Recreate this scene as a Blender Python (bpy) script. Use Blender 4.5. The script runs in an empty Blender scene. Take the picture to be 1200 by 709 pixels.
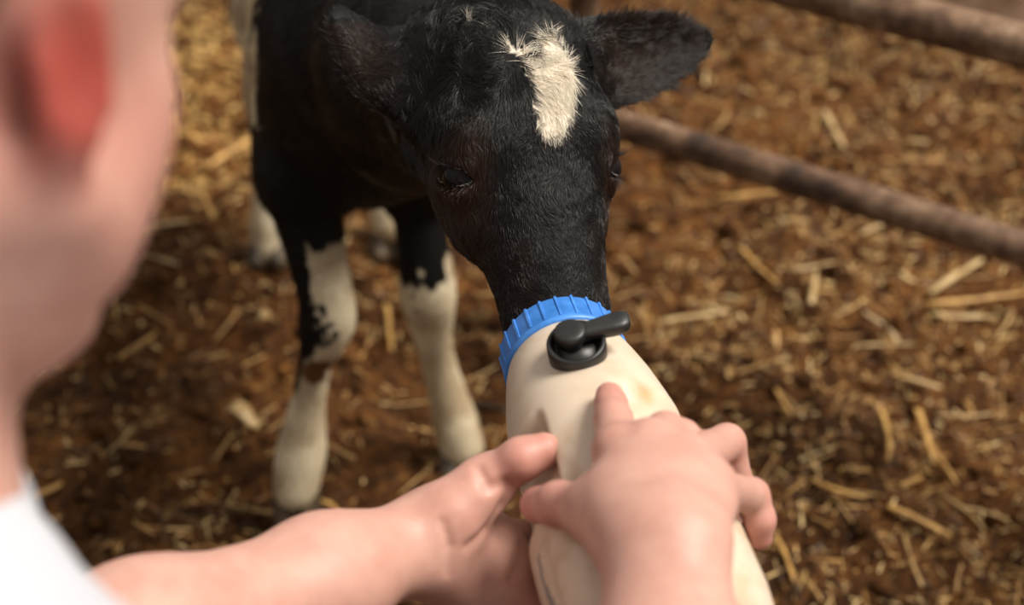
import bpy, bmesh, math, random
import numpy as np
from mathutils import Vector, Matrix

random.seed(7)
RNG = np.random.default_rng(7)
scene = bpy.context.scene
COL = scene.collection

# ------------------------------------------------------------------ camera, world, sun, exposure
CAM_H, PITCH, FPX = 1.42, math.radians(35.0), 2000.0
cam_data = bpy.data.cameras.new('camera')
cam_data.sensor_width = 36.0
cam_data.lens = 36.0 * FPX / 1200.0
cam_data.clip_start = 0.01
cam_data.dof.use_dof = True
cam_data.dof.focus_distance = 1.20
cam_data.dof.aperture_fstop = 3.9
cam_data.dof.aperture_blades = 0
cam = bpy.data.objects.new('camera', cam_data)
cam.location = (0, 0, CAM_H)
cam.rotation_euler = (math.pi / 2 - PITCH, 0, 0)
COL.objects.link(cam)
scene.camera = cam

world = bpy.data.worlds.new('world')
scene.world = world
world.use_nodes = True
bg = world.node_tree.nodes['Background']
bg.inputs['Color'].default_value = (1.0, 0.96, 0.91, 1)
bg.inputs['Strength'].default_value = 0.40

sun_data = bpy.data.lights.new('sun', 'SUN')
sun_data.energy = 4.6
sun_data.angle = math.radians(26)
sun_data.color = (1.0, 0.94, 0.85)
sun = bpy.data.objects.new('sun', sun_data)
sun_from = Vector((0.62, 0.0, 0.98))
sun.rotation_euler = sun_from.to_track_quat('Z', 'Y').to_euler()
COL.objects.link(sun)

vs = scene.view_settings
vs.view_transform = 'Standard'
vs.look = 'None'
vs.exposure = 0.15
vs.gamma = 1.0
vs.use_curve_mapping = False

# ------------------------------------------------------------------ placing helpers
C_ = np.array([0, 0, CAM_H]); F_ = np.array([0, math.cos(PITCH), -math.sin(PITCH)])
U_ = np.array([0, math.sin(PITCH), math.cos(PITCH)]); X_ = np.array([1.0, 0, 0])

def at(px, py, z):
    return C_ + X_ * ((px - 600) / FPX * z) + U_ * ((354.5 - py) / FPX * z) + F_ * z

def ray(px, py):
    return X_ * ((px - 600) / FPX) + U_ * ((354.5 - py) / FPX) + F_

def at_ground(px, py, h=0.0):
    d = ray(px, py)
    return C_ + d * ((h - CAM_H) / d[2])

def at_y(px, py, Y):
    d = ray(px, py)
    return C_ + d * (Y / d[1])

def project(p):
    q = np.asarray(p) - C_
    z = q @ F_
    return 600 + FPX * (q @ X_) / z, 354.5 - FPX * (q @ U_) / z, z

def nrm(v):
    v = np.asarray(v, float)
    return v / np.linalg.norm(v)

# ------------------------------------------------------------------ noise
_TAB = RNG.random((32, 32, 32)).astype(np.float32)

def vnoise(P, s):
    """smooth value noise 0..1 of points P (N,3) with cell size s"""
    Q = np.asarray(P) / s
    I = np.floor(Q).astype(np.int64)
    f = Q - I
    f = f * f * (3 - 2 * f)
    out = 0
    for a in (0, 1):
        for b in (0, 1):
            for c in (0, 1):
                w = (f[:, 0] if a else 1 - f[:, 0]) * (f[:, 1] if b else 1 - f[:, 1]) * (f[:, 2] if c else 1 - f[:, 2])
                out = out + w * _TAB[(I[:, 0] + a) & 31, (I[:, 1] + b) & 31, (I[:, 2] + c) & 31]
    return out

def sstep(a, b, x):
    t = np.clip((x - a) / (b - a), 0, 1)
    return t * t * (3 - 2 * t)

# ------------------------------------------------------------------ mesh helpers
def new_mesh(name, V, Fc, smooth=True, cols=None):
    """V (N,3); Fc (M,3) or (M,4) array or list of faces"""
    me = bpy.data.meshes.new(name)
    if isinstance(Fc, np.ndarray):
        n, k = Fc.shape
        me.vertices.add(len(V)); me.vertices.foreach_set('co', np.ascontiguousarray(V, np.float32).ravel())
        me.loops.add(n * k); me.loops.foreach_set('vertex_index', np.ascontiguousarray(Fc, np.int32).ravel())
        me.polygons.add(n); me.polygons.foreach_set('loop_start', np.arange(0, n * k, k, dtype=np.int32))
        me.polygons.foreach_set('use_smooth', np.full(n, smooth))
        me.update(calc_edges=True)
    else:
        me.from_pydata([tuple(v) for v in V], [], [tuple(f) for f in Fc])
        me.polygons.foreach_set('use_smooth', np.full(len(me.polygons), smooth))
        me.update()
    if cols is not None:
        a = me.color_attributes.new('Col', 'FLOAT_COLOR', 'POINT')
        c4 = np.ones((len(V), 4), np.float32); c4[:, :3] = cols
        a.data.foreach_set('color', c4.ravel())
    return me

def obj(name, me, mat=None, parent=None):
    o = bpy.data.objects.new(name, me)
    COL.objects.link(o)
    if mat is not None and me is not None and not me.materials:
        me.materials.append(mat)
    if parent is not None:
        o.parent = parent
        o.matrix_parent_inverse = Matrix.Translation(-parent.location)
    return o

def tag(o, label=None, cat=None, group=None, kind=None):
    if label: o['label'] = label
    if cat: o['category'] = cat
    if group: o['group'] = group
    if kind: o['kind'] = kind
    return o

def empty(name, loc, label, cat, group=None):
    o = bpy.data.objects.new(name, None)
    o.location = tuple(float(c) for c in loc)
    o.empty_display_size = 0.1
    COL.objects.link(o)
    return tag(o, label, cat, group)

def frame_from(axis, hint):
    a = nrm(axis)
    u = np.asarray(hint, float) - a * np.dot(hint, a)
    u = nrm(u)
    return u, np.cross(a, u), a          # columns: u, v, axis

def lathe(profile, nseg=64, closed=True):
    """profile list of (r, t) -> V,F in local (x,y,t)"""
    V, Fc = [], []
    n = len(profile)
    for r, t in profile:
        for k in range(nseg):
            a = 2 * math.pi * k / nseg
            V.append((r * math.cos(a), r * math.sin(a), t))
    for i in range(n - 1):
        for k in range(nseg):
            k2 = (k + 1) % nseg
            Fc.append((i * nseg + k, i * nseg + k2, (i + 1) * nseg + k2, (i + 1) * nseg + k))
    if closed:
        Fc.append(tuple(reversed(range(nseg))))
        Fc.append(tuple((n - 1) * nseg + k for k in range(nseg)))
    return np.array(V), Fc

# ------------------------------------------------------------------ implicit surfaces
class Prim:
    def __init__(s, fn, lo, hi): s.fn, s.lo, s.hi = fn, np.asarray(lo, float), np.asarray(hi, float)

def p_cap(a, b, ra, rb):
    a = np.asarray(a, float); b = np.asarray(b, float); ab = b - a; L2 = max(ab @ ab, 1e-12)
    def fn(P):
        t = np.clip(((P - a) @ ab) / L2, 0, 1)
        return np.linalg.norm(P - a - t[:, None] * ab, axis=1) - (ra + (rb - ra) * t)
    m = max(ra, rb)
    return Prim(fn, np.minimum(a, b) - m, np.maximum(a, b) + m)

def p_ecap(a, b, A, B, hint):
    """elliptical tapered capsule: A=(ru,rv) at a, B at b; u along hint"""
    a = np.asarray(a, float); b = np.asarray(b, float); ab = b - a; L = np.linalg.norm(ab)
    u, v, w = frame_from(ab, hint)
    def fn(P):
        q = P - a
        x = q @ w
        t = np.clip(x / L, 0, 1)
        ru = A[0] + (B[0] - A[0]) * t; rv = A[1] + (B[1] - A[1]) * t
        e = np.maximum(np.maximum(-x, x - L), 0)
        mn = np.minimum(ru, rv)
        return (np.sqrt((q @ u / ru) ** 2 + (q @ v / rv) ** 2 + (e / mn) ** 2) - 1) * mn
    m = max(A[0], A[1], B[0], B[1])
    return Prim(fn, np.minimum(a, b) - m, np.maximum(a, b) + m)

def p_ell(c, radii, R=None):
    c = np.asarray(c, float); r = np.asarray(radii, float)
    R = np.eye(3) if R is None else np.asarray(R, float)     # columns are local axes
    def fn(P):
        q = (P - c) @ R
        k0 = np.linalg.norm(q / r, axis=1); k1 = np.linalg.norm(q / r ** 2, axis=1)
        return k0 * (k0 - 1) / np.maximum(k1, 1e-9)
    m = r.max()
    return Prim(fn, c - m, c + m)

def p_leaf(root, ax, wid, fd, L, W, cup, th=.0042):
    def fn(P):
        q = P - root
        x = q @ ax / L; y = q @ wid; z = q @ fd
        xc = np.clip(x, 0.0, 1.0)
        w = W * (np.sin(np.pi * np.clip(xc * .93 + .07, 0, 1) ** .80) ** .62) * (1 - .12 * xc) + .002
        zc = cup * (y / W) ** 2 - .004 + .010 * (x - .5) ** 2 * -1
        a = np.abs(z - zc) - th
        b_ = (np.abs(y) - w) * .75
        e = np.maximum(-x, x - 1) * L
        m = np.stack([a, b_, e], 1)
        return np.minimum(m.max(1), 0) + np.linalg.norm(np.maximum(m, 0), axis=1) - .0012
    tip = root + ax * L
    return Prim(fn, np.minimum(root, tip) - W, np.maximum(root, tip) + W)

class Field:
    def __init__(s): s.ops = []; s.lo = np.full(3, 1e9); s.hi = np.full(3, -1e9)
    def add(s, p, k=0.0, mode='u'):
        s.ops.append((p, k, mode))
        if mode == 'u':
            s.lo = np.minimum(s.lo, p.lo); s.hi = np.maximum(s.hi, p.hi)
        return s
    def chain(s, pts, rad, k, first_k=None):
        for i in range(len(pts) - 1):
            s.add(p_cap(pts[i], pts[i + 1], rad[i], rad[i + 1]), first_k if (i == 0 and first_k is not None) else k)
        return s
    def echain(s, pts, rad, hint, k, first_k=None):
        for i in range(len(pts) - 1):
            s.add(p_ecap(pts[i], pts[i + 1], rad[i], rad[i + 1], hint), first_k if (i == 0 and first_k is not None) else k)
        return s
    def __call__(s, P, margin=0.012):
        d = np.full(len(P), 1.0)
        for p, k, mode in s.ops:
            m = margin + k
            idx = np.nonzero(np.all((P > p.lo - m) & (P < p.hi + m), axis=1))[0]
            if not len(idx): continue
            e = p.fn(P[idx]) if not isinstance(p, Field) else p(P[idx], m)
            a = d[idx]
            if mode == 'u':
                if k > 0:
                    h = np.maximum(k - np.abs(a - e), 0) / k
                    d[idx] = np.minimum(a, e) - h * h * k * 0.25
                else:
                    d[idx] = np.minimum(a, e)
            else:
                e = -e
                if k > 0:
                    h = np.maximum(k - np.abs(a - e), 0) / k
                    d[idx] = np.maximum(a, e) + h * h * k * 0.25
                else:
                    d[idx] = np.maximum(a, e)
        return d

def mesh_field(field, h, lo=None, hi=None, nb=8, smooth=1):
    """surface nets over sparse blocks of nb^3 cells"""
    lo = (field.lo if lo is None else np.asarray(lo, float)) - 2 * h
    hi = (field.hi if hi is None else np.asarray(hi, float)) + 2 * h
    nblk = np.ceil((hi - lo) / (h * nb)).astype(int)
    bi = np.stack(np.meshgrid(*[np.arange(n) for n in nblk], indexing='ij'), -1).reshape(-1, 3)
    cen = lo + (bi + 0.5) * h * nb
    diag = h * nb * math.sqrt(3) / 2
    d = field(cen, margin=diag * 1.3)
    bi = bi[np.abs(d) < diag * 1.25]
    g = np.stack(np.meshgrid(*[np.arange(nb + 1)] * 3, indexing='ij'), -1).reshape(-1, 3)
    D = np.empty((len(bi), (nb + 1) ** 3), np.float32)
    CH = 400
    for s in range(0, len(bi), CH):
        b = bi[s:s + CH]
        P = lo + (b[:, None, :] * nb + g[None]) * h
        D[s:s + CH] = field(P.reshape(-1, 3), margin=3 * h + 0.004).reshape(len(b), -1)
    n1 = nb + 1
    D = D.reshape(-1, n1, n1, n1)
    S = D < 0
    cnt = np.zeros((len(bi), nb, nb, nb), np.int8)
    for a in (0, 1):
        for b in (0, 1):
            for c in (0, 1):
                cnt += S[:, a:a + nb, b:b + nb, c:c + nb]
    cells = np.argwhere((cnt > 0) & (cnt < 8))
    B, ii = cells[:, 0], cells[:, 1:]
    cv = {}
    for a in (0, 1):
        for b in (0, 1):
            for c in (0, 1):
                cv[a, b, c] = D[B, ii[:, 0] + a, ii[:, 1] + b, ii[:, 2] + c].astype(np.float64)
    acc = np.zeros((len(cells), 3)); num = np.zeros(len(cells))
    corners = list(cv)
    for p in corners:
        for ax in range(3):
            if p[ax] == 0:
                q = list(p); q[ax] = 1; q = tuple(q)
                va, vb = cv[p], cv[q]
                x = (va < 0) != (vb < 0)
                t = np.where(x, va / np.where(x, va - vb, 1), 0)
                pos = np.tile(np.array(p, float), (len(cells), 1)); pos[:, ax] = t
                acc += pos * x[:, None]; num += x
    gc = bi[B] * nb + ii
    V = lo + (gc + acc / num[:, None]) * h
    N = nblk * nb + 2
    cid = (gc[:, 0].astype(np.int64) * N[1] + gc[:, 1]) * N[2] + gc[:, 2]
    order = np.argsort(cid); scid = cid[order]
    def look(c):
        k = (c[:, 0].astype(np.int64) * N[1] + c[:, 1]) * N[2] + c[:, 2]
        j = np.clip(np.searchsorted(scid, k), 0, len(scid) - 1)
        return np.where(scid[j] == k, order[j], -1)
    quads = []
    for ax in range(3):
        sl0 = [slice(None)] + [slice(0, nb)] * 3
        sl1 = [slice(None)] + [slice(0, nb)] * 3; sl1[ax + 1] = slice(1, nb + 1)
        s0 = S[tuple(sl0)]; s1 = S[tuple(sl1)]
        e = np.argwhere(s0 != s1)
        inside = s0[tuple(e.T)]
        gcell = bi[e[:, 0]] * nb + e[:, 1:]
        u, v = (ax + 1) % 3, (ax + 2) % 3
        eu = np.zeros(3, int); eu[u] = 1
        ev = np.zeros(3, int); ev[v] = 1
        q = np.stack([look(gcell - eu - ev), look(gcell - ev), look(gcell), look(gcell - eu)], 1)
        q[~inside] = q[~inside][:, ::-1]
        quads.append(q[(q >= 0).all(1)])
    Q = np.concatenate(quads)
    for _ in range(smooth):
        nb_s = np.zeros_like(V); nb_n = np.zeros(len(V))
        for a in range(4):
            i, j = Q[:, a], Q[:, (a + 1) % 4]
            for c in range(3):
                nb_s[:, c] += np.bincount(i, V[j, c], len(V)) + np.bincount(j, V[i, c], len(V))
            nb_n += np.bincount(i, minlength=len(V)) + np.bincount(j, minlength=len(V))
        V = V * 0.5 + 0.5 * nb_s / np.maximum(nb_n, 1)[:, None]
    return V, Q.astype(np.int32)

# ------------------------------------------------------------------ materials
def mat(name, base=(0.5, 0.5, 0.5), rough=0.6, spec=0.5, sss=0.0, sss_r=(1, 0.3, 0.15), sss_s=0.01, metal=0.0, coat=0.0):
    m = bpy.data.materials.new(name); m.use_nodes = True
    nt = m.node_tree; b = nt.nodes['Principled BSDF']
    b.inputs['Base Color'].default_value = (*base, 1)
    b.inputs['Roughness'].default_value = rough
    b.inputs['Specular IOR Level'].default_value = spec
    b.inputs['Metallic'].default_value = metal
    b.inputs['Subsurface Weight'].default_value = sss
    b.inputs['Subsurface Radius'].default_value = sss_r
    b.inputs['Subsurface Scale'].default_value = sss_s
    b.inputs['Coat Weight'].default_value = coat
    return m, nt, b

def N(nt, kind, **kw):
    n = nt.nodes.new(kind)
    for k, v in kw.items():
        if k in n.inputs: n.inputs[k].default_value = v
        else: setattr(n, k, v)
    return n

def noise(nt, scale, detail=4, rough=0.6, vec=None):
    n = N(nt, 'ShaderNodeTexNoise'); n.inputs['Scale'].default_value = scale
    n.inputs['Detail'].default_value = detail; n.inputs['Roughness'].default_value = rough
    if vec is None:
        tc = N(nt, 'ShaderNodeTexCoord'); vec = tc.outputs['Object']
    nt.links.new(vec, n.inputs['Vector'])
    return n

def ramp(nt, src, stops):
    r = N(nt, 'ShaderNodeValToRGB')
    el = r.color_ramp.elements
    while len(el) < len(stops): el.new(0.5)
    for e, (p, c) in zip(el, stops):
        e.position = p; e.color = (*c, 1) if len(c) == 3 else c
    nt.links.new(src, r.inputs['Fac'])
    return r

def mix(nt, fac, a, b, mode='MIX'):
    n = N(nt, 'ShaderNodeMix', data_type='RGBA', blend_type=mode)
    for sock, v in ((n.inputs[0], fac), (n.inputs[6], a), (n.inputs[7], b)):
        if hasattr(v, 'is_linked') or isinstance(v, bpy.types.NodeSocket): nt.links.new(v, sock)
        elif isinstance(v, (int, float)): sock.default_value = v
        else: sock.default_value = (*v, 1)
    return n.outputs[2]

def bump(nt, b, src, strength, dist):
    n = N(nt, 'ShaderNodeBump'); n.inputs['Strength'].default_value = strength; n.inputs['Distance'].default_value = dist
    nt.links.new(src, n.inputs['Height']); nt.links.new(n.outputs[0], b.inputs['Normal'])

def vcol(nt): return N(nt, 'ShaderNodeAttribute', attribute_name='Col').outputs['Color']

# trodden muck
M_GROUND, nt, b = mat('trodden_muck', rough=0.7, spec=0.15)
n1 = noise(nt, 9, 6, 0.65); n2 = noise(nt, 55, 6, 0.7); n3 = noise(nt, 2.2, 3, 0.5)
r1 = ramp(nt, n2.outputs['Fac'], [(0.3, (0.028, 0.011, 0.0035)), (0.5, (0.130, 0.054, 0.0145)), (0.64, (0.27, 0.126, 0.036)), (0.8, (0.50, 0.27, 0.08))])
r2 = ramp(nt, n1.outputs['Fac'], [(0.3, (0.5, 0.45, 0.42)), (0.65, (1.15, 1.05, 0.95))])
r3 = ramp(nt, n3.outputs['Fac'], [(0.35, (0.75, 0.70, 0.66)), (0.65, (1.1, 1.08, 1.0))])
c = mix(nt, 1.0, r1.outputs[0], r2.outputs[0], 'MULTIPLY')
c = mix(nt, 1.0, c, r3.outputs[0], 'MULTIPLY')
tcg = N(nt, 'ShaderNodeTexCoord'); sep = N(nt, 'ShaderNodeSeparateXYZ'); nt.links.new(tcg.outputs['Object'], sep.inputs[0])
shade_y = N(nt, 'ShaderNodeMath', operation='MULTIPLY_ADD'); nt.links.new(n3.outputs['Fac'], shade_y.inputs[0]); shade_y.inputs[1].default_value = 1.1; nt.links.new(sep.outputs['Y'], shade_y.inputs[2])
mr = N(nt, 'ShaderNodeMapRange'); nt.links.new(shade_y.outputs[0], mr.inputs['Value']); mr.inputs['From Min'].default_value = 1.75; mr.inputs['From Max'].default_value = 2.75
shade_ramp = ramp(nt, mr.outputs[0], [(0.0, (0.50, 0.50, 0.52)), (1.0, (1.0, 1.0, 1.0))])  # shade of person and camera painted into the nearer muck
c = mix(nt, 1.0, c, shade_ramp.outputs[0], 'MULTIPLY')
nt.links.new(c, b.inputs['Base Color'])
n4 = noise(nt, 180, 5, 0.7)
bump(nt, b, n4.outputs['Fac'], 0.9, 0.006)

# straw, coloured by object or by point
M_STRAW, nt, b = mat('dry_straw', rough=0.5, spec=0.4)
oi = N(nt, 'ShaderNodeObjectInfo')
sn = noise(nt, 60, 3, 0.5)
sr = ramp(nt, oi.outputs['Random'], [(0.0, (0.36, 0.20, 0.070)), (0.5, (0.54, 0.33, 0.12)), (0.85, (0.66, 0.45, 0.20)), (1.0, (0.78, 0.62, 0.38))])
sm = ramp(nt, sn.outputs['Fac'], [(0.35, (0.55, 0.48, 0.42)), (0.6, (1.05, 1.05, 1.0))])
nt.links.new(mix(nt, 1.0, sr.outputs[0], sm.outputs[0], 'MULTIPLY'), b.inputs['Base Color'])
M_PALE, nt, b = mat('bleached_straw', base=(0.80, 0.66, 0.43), rough=0.45)
sn = noise(nt, 70, 3, 0.5)
nt.links.new(ramp(nt, sn.outputs['Fac'], [(0.35, (0.42, 0.26, 0.10)), (0.62, (0.66, 0.47, 0.22))]).outputs[0], b.inputs['Base Color'])
M_ORANGE, nt, b = mat('ochre_straw', rough=0.5)
sn = noise(nt, 70, 3, 0.5)
nt.links.new(ramp(nt, sn.outputs['Fac'], [(0.35, (0.34, 0.17, 0.045)), (0.62, (0.62, 0.36, 0.10))]).outputs[0], b.inputs['Base Color'])
M_STICK, nt, b = mat('wet_dark_stick', rough=0.4)
sn = noise(nt, 60, 3, 0.5)
nt.links.new(ramp(nt, sn.outputs['Fac'], [(0.35, (0.012, 0.008, 0.005)), (0.65, (0.05, 0.028, 0.014))]).outputs[0], b.inputs['Base Color'])
M_CHAFF, nt, b = mat('chaff', rough=0.55, spec=0.4)
nt.links.new(vcol(nt), b.inputs['Base Color'])

# calf coat
M_COAT, nt, b = mat('calf_coat', rough=0.6, spec=0.12)
cn = noise(nt, 260, 3, 0.6)
cm = ramp(nt, cn.outputs['Fac'], [(0.3, (0.7, 0.7, 0.7)), (0.7, (1.1, 1.1, 1.1))])
nt.links.new(mix(nt, 1.0, vcol(nt), cm.outputs[0], 'MULTIPLY'), b.inputs['Base Color'])
bump(nt, b, cn.outputs['Fac'], 0.35, 0.003)
M_FUR, nt, b = mat('calf_fur', rough=0.32, spec=0.4)
nt.links.new(vcol(nt), b.inputs['Base Color'])
M_EYE, nt, b = mat('calf_eye', base=(0.006, 0.005, 0.006), rough=0.06, spec=0.22, coat=0.0)
b.inputs['IOR'].default_value = 1.38
en = noise(nt, 30, 2, 0.5)
nt.links.new(ramp(nt, en.outputs['Fac'], [(0.4, (0.004, 0.004, 0.006)), (0.7, (0.016, 0.010, 0.008))]).outputs[0], b.inputs['Base Color'])
M_HOOF, nt, b = mat('hoof_horn', rough=0.5)
hn = noise(nt, 40, 4, 0.6)
nt.links.new(ramp(nt, hn.outputs['Fac'], [(0.35, (0.030, 0.020, 0.012)), (0.7, (0.14, 0.095, 0.055))]).outputs[0], b.inputs['Base Color'])

# skin and cloth
M_SKIN, nt, b = mat('skin', rough=0.48, spec=0.4, sss=0.35, sss_r=(1.0, 0.35, 0.2), sss_s=0.006)
kn = noise(nt, 45, 4, 0.6)
km = ramp(nt, kn.outputs['Fac'], [(0.35, (0.92, 0.86, 0.84)), (0.65, (1.04, 1.03, 1.02))])
nt.links.new(mix(nt, 1.0, vcol(nt), km.outputs[0], 'MULTIPLY'), b.inputs['Base Color'])
kn2 = noise(nt, 420, 3, 0.6)
bump(nt, b, kn2.outputs['Fac'], 0.18, 0.001)
M_SHIRT, nt, b = mat('white_cotton', base=(0.56, 0.58, 0.63), rough=0.85, spec=0.2)
wn = noise(nt, 900, 2, 0.5)
bump(nt, b, wn.outputs['Fac'], 0.2, 0.0006)
M_JEANS, nt, b = mat('blue_denim', rough=0.9, spec=0.2)
jn = noise(nt, 500, 3, 0.6)
nt.links.new(ramp(nt, jn.outputs['Fac'], [(0.3, (0.02, 0.035, 0.075)), (0.7, (0.06, 0.09, 0.16))]).outputs[0], b.inputs['Base Color'])
M_BOOT, nt, b = mat('rubber_boot', base=(0.012, 0.02, 0.012), rough=0.4)
bn = noise(nt, 12, 3, 0.6)
nt.links.new(ramp(nt, bn.outputs['Fac'], [(0.4, (0.010, 0.016, 0.010)), (0.7, (0.06, 0.04, 0.022))]).outputs[0], b.inputs['Base Color'])
M_HAIR, nt, b = mat('cropped_hair', rough=0.5)
hn = noise(nt, 300, 3, 0.6)
nt.links.new(ramp(nt, hn.outputs['Fac'], [(0.3, (0.14, 0.08, 0.04)), (0.7, (0.34, 0.22, 0.12))]).outputs[0], b.inputs['Base Color'])
bump(nt, b, hn.outputs['Fac'], 0.5, 0.002)

# bottle
M_BOTTLE, nt, b = mat('cream_plastic', rough=0.42, spec=0.45, sss=0.45, sss_r=(1.0, 0.75, 0.45), sss_s=0.012)
d1 = noise(nt, 26, 5, 0.65); d2 = noise(nt, 9, 3, 0.5)
f1 = ramp(nt, d1.outputs['Fac'], [(0.46, (0, 0, 0)), (0.72, (1, 1, 1))])
f2 = ramp(nt, d2.outputs['Fac'], [(0.40, (0.12, 0.12, 0.12)), (0.64, (0.9, 0.9, 0.9))])
ff = mix(nt, 1.0, f1.outputs[0], f2.outputs[0], 'MULTIPLY')
cc = mix(nt, ff, vcol(nt), (0.46, 0.29, 0.13))
nt.links.new(cc, b.inputs['Base Color'])
bump(nt, b, d2.outputs['Fac'], 0.12, 0.004)
M_BLUE, nt, b = mat('blue_plastic', base=(0.035, 0.20, 0.70), rough=0.38, spec=0.5)
bn = noise(nt, 55, 4, 0.7)
nt.links.new(ramp(nt, bn.outputs['Fac'], [(0.3, (0.035, 0.17, 0.52)), (0.55, (0.060, 0.25, 0.72)), (0.72, (0.09, 0.31, 0.78)), (0.80, (0.30, 0.50, 0.85))]).outputs[0], b.inputs['Base Color'])
M_BLACK, nt, b = mat('black_rubber', base=(0.014, 0.014, 0.013), rough=0.42, spec=0.5)
bn = noise(nt, 80, 4, 0.6)
nt.links.new(ramp(nt, bn.outputs['Fac'], [(0.35, (0.010, 0.010, 0.010)), (0.75, (0.028, 0.027, 0.024))]).outputs[0], b.inputs['Base Color'])
M_TEAT, nt, b = mat('red_rubber', base=(0.45, 0.05, 0.03), rough=0.5)
tn = noise(nt, 60, 3, 0.5)
nt.links.new(ramp(nt, tn.outputs['Fac'], [(0.3, (0.40, 0.04, 0.025)), (0.7, (0.50, 0.065, 0.04))]).outputs[0], b.inputs['Base Color'])

# rusty pipe
M_RUST, nt, b = mat('rusty_pipe', rough=0.6, spec=0.4)
q1 = noise(nt, 16, 6, 0.65); q2 = noise(nt, 70, 4, 0.7)
ra = ramp(nt, q1.outputs['Fac'], [(0.32, (0.042, 0.024, 0.015)), (0.46, (0.135, 0.072, 0.040)), (0.58, (0.27, 0.165, 0.098)), (0.75, (0.44, 0.31, 0.21))])
rb = ramp(nt, q2.outputs['Fac'], [(0.3, (0.55, 0.5, 0.48)), (0.65, (1.1, 1.1, 1.1))])
nt.links.new(mix(nt, 1.0, ra.outputs[0], rb.outputs[0], 'MULTIPLY'), b.inputs['Base Color'])
bump(nt, b, q2.outputs['Fac'], 0.5, 0.003)
M_KERB, nt, b = mat('weathered_kerb', rough=0.8)
q1 = noise(nt, 11, 5, 0.6)
nt.links.new(ramp(nt, q1.outputs['Fac'], [(0.35, (0.42, 0.25, 0.15)), (0.62, (0.85, 0.62, 0.45))]).outputs[0], b.inputs['Base Color'])
bump(nt, b, q1.outputs['Fac'], 0.5, 0.01)

# ------------------------------------------------------------------ ground
def axis_steps(lo, a, b, hi, h, grow=1.25):
    mid = list(np.arange(a, b + 1e-9, h))
    l, s = [], h
    x = a
    while x > lo:
        s *= grow; x -= s; l.append(x)
    r, s = [], h
    x = b
    while x < hi:
        s *= grow; x += s; r.append(x)
    return np.array(l[::-1] + mid + r)

def ground_h(x, y):
    P = np.stack([x, y, np.zeros_like(x)], 1)
    z = 0.050 * (vnoise(P, 0.42) - 0.5)
    z += 0.046 * (vnoise(P + 5.3, 0.14) - 0.5)
    n = np.abs(vnoise(P + 11.1, 0.07) - 0.5) * 2
    z += 0.034 * (0.45 - n)
    n = np.abs(vnoise(P + 3.7, 0.034) - 0.5) * 2
    z += 0.018 * (0.4 - n)
    z += 0.010 * (vnoise(P + 8.1, 0.016) - 0.5)
    return z

gx = axis_steps(-9, -1.7, 1.7, 9, 0.0085); gy = axis_steps(-7, 0.9, 3.9, 13, 0.0085)
GX, GY = np.meshgrid(gx, gy, indexing='xy')
gz = ground_h(GX.ravel(), GY.ravel())
V = np.stack([GX.ravel(), GY.ravel(), gz], 1)
nx, ny = len(gx), len(gy)
i = (np.arange(ny - 1)[:, None] * nx + np.arange(nx - 1)[None]).ravel()
Q = np.stack([i, i + 1, i + nx + 1, i + nx], 1)
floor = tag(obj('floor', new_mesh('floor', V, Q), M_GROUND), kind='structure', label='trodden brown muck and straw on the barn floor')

def gpt(x, y, dz=0.0):
    return np.array([x, y, float(ground_h(np.array([x]), np.array([y]))[0]) + dz])

def instances(tv, tf, pos, R, sc):
    """copies of template verts tv (n,3) with rotation matrices R (N,3,3), per-axis scale sc (N,3)"""
    n = len(tv)
    V = np.einsum('nij,nkj->nki', R, tv[None] * sc[:, None, :]) + pos[:, None, :]
    Fc = (tf[None] + (np.arange(len(pos)) * n)[:, None, None]).reshape(-1, tf.shape[1])
    return V.reshape(-1, 3), Fc

def rots(n, tilt):
    """random headings with small tilt"""
    a = RNG.random(n) * 2 * np.pi
    t = RNG.normal(0, tilt, n); r = RNG.normal(0, 0.6, n)
    ca, sa, ct, st, cr, sr_ = np.cos(a), np.sin(a), np.cos(t), np.sin(t), np.cos(r), np.sin(r)
    Rz = np.zeros((n, 3, 3)); Rz[:, 0, 0] = ca; Rz[:, 0, 1] = -sa; Rz[:, 1, 0] = sa; Rz[:, 1, 1] = ca; Rz[:, 2, 2] = 1
    Ry = np.zeros((n, 3, 3)); Ry[:, 0, 0] = ct; Ry[:, 0, 2] = st; Ry[:, 2, 0] = -st; Ry[:, 2, 2] = ct; Ry[:, 1, 1] = 1
    Rx = np.zeros((n, 3, 3)); Rx[:, 0, 0] = 1; Rx[:, 1, 1] = cr; Rx[:, 1, 2] = -sr_; Rx[:, 2, 1] = sr_; Rx[:, 2, 2] = cr
    return Rz @ Ry @ Rx

# crumbs of muck
phi = (1 + 5 ** .5) / 2
ico_v = np.array([(-1, phi, 0), (1, phi, 0), (-1, -phi, 0), (1, -phi, 0), (0, -1, phi), (0, 1, phi), (0, -1, -phi), (0, 1, -phi), (phi, 0, -1), (phi, 0, 1), (-phi, 0, -1), (-phi, 0, 1)]) / 1.9
ico_f = np.array([(0, 11, 5), (0, 5, 1), (0, 1, 7), (0, 7, 10), (0, 10, 11), (1, 5, 9), (5, 11, 4), (11, 10, 2), (10, 7, 6), (7, 1, 8), (3, 9, 4), (3, 4, 2), (3, 2, 6), (3, 6, 8), (3, 8, 9), (4, 9, 5), (2, 4, 11), (6, 2, 10), (8, 6, 7), (9, 8, 1)])
n = 9000
px_ = RNG.uniform(-1.8, 1.8, n); py_ = RNG.uniform(0.9, 4.0, n)
sz = 0.004 + 0.012 * RNG.random(n) ** 3
pos = np.stack([px_, py_, ground_h(px_, py_) + sz * 0.2], 1)
V, Fc = instances(ico_v, ico_f, pos, rots(n, 1.0), sz[:, None] * RNG.uniform(0.6, 1.3, (n, 3)))
tag(obj('muck_crumbs', new_mesh('muck_crumbs', V, Fc), M_GROUND), 'small dark crumbs of muck scattered over the floor', 'muck', kind='stuff')

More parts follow.
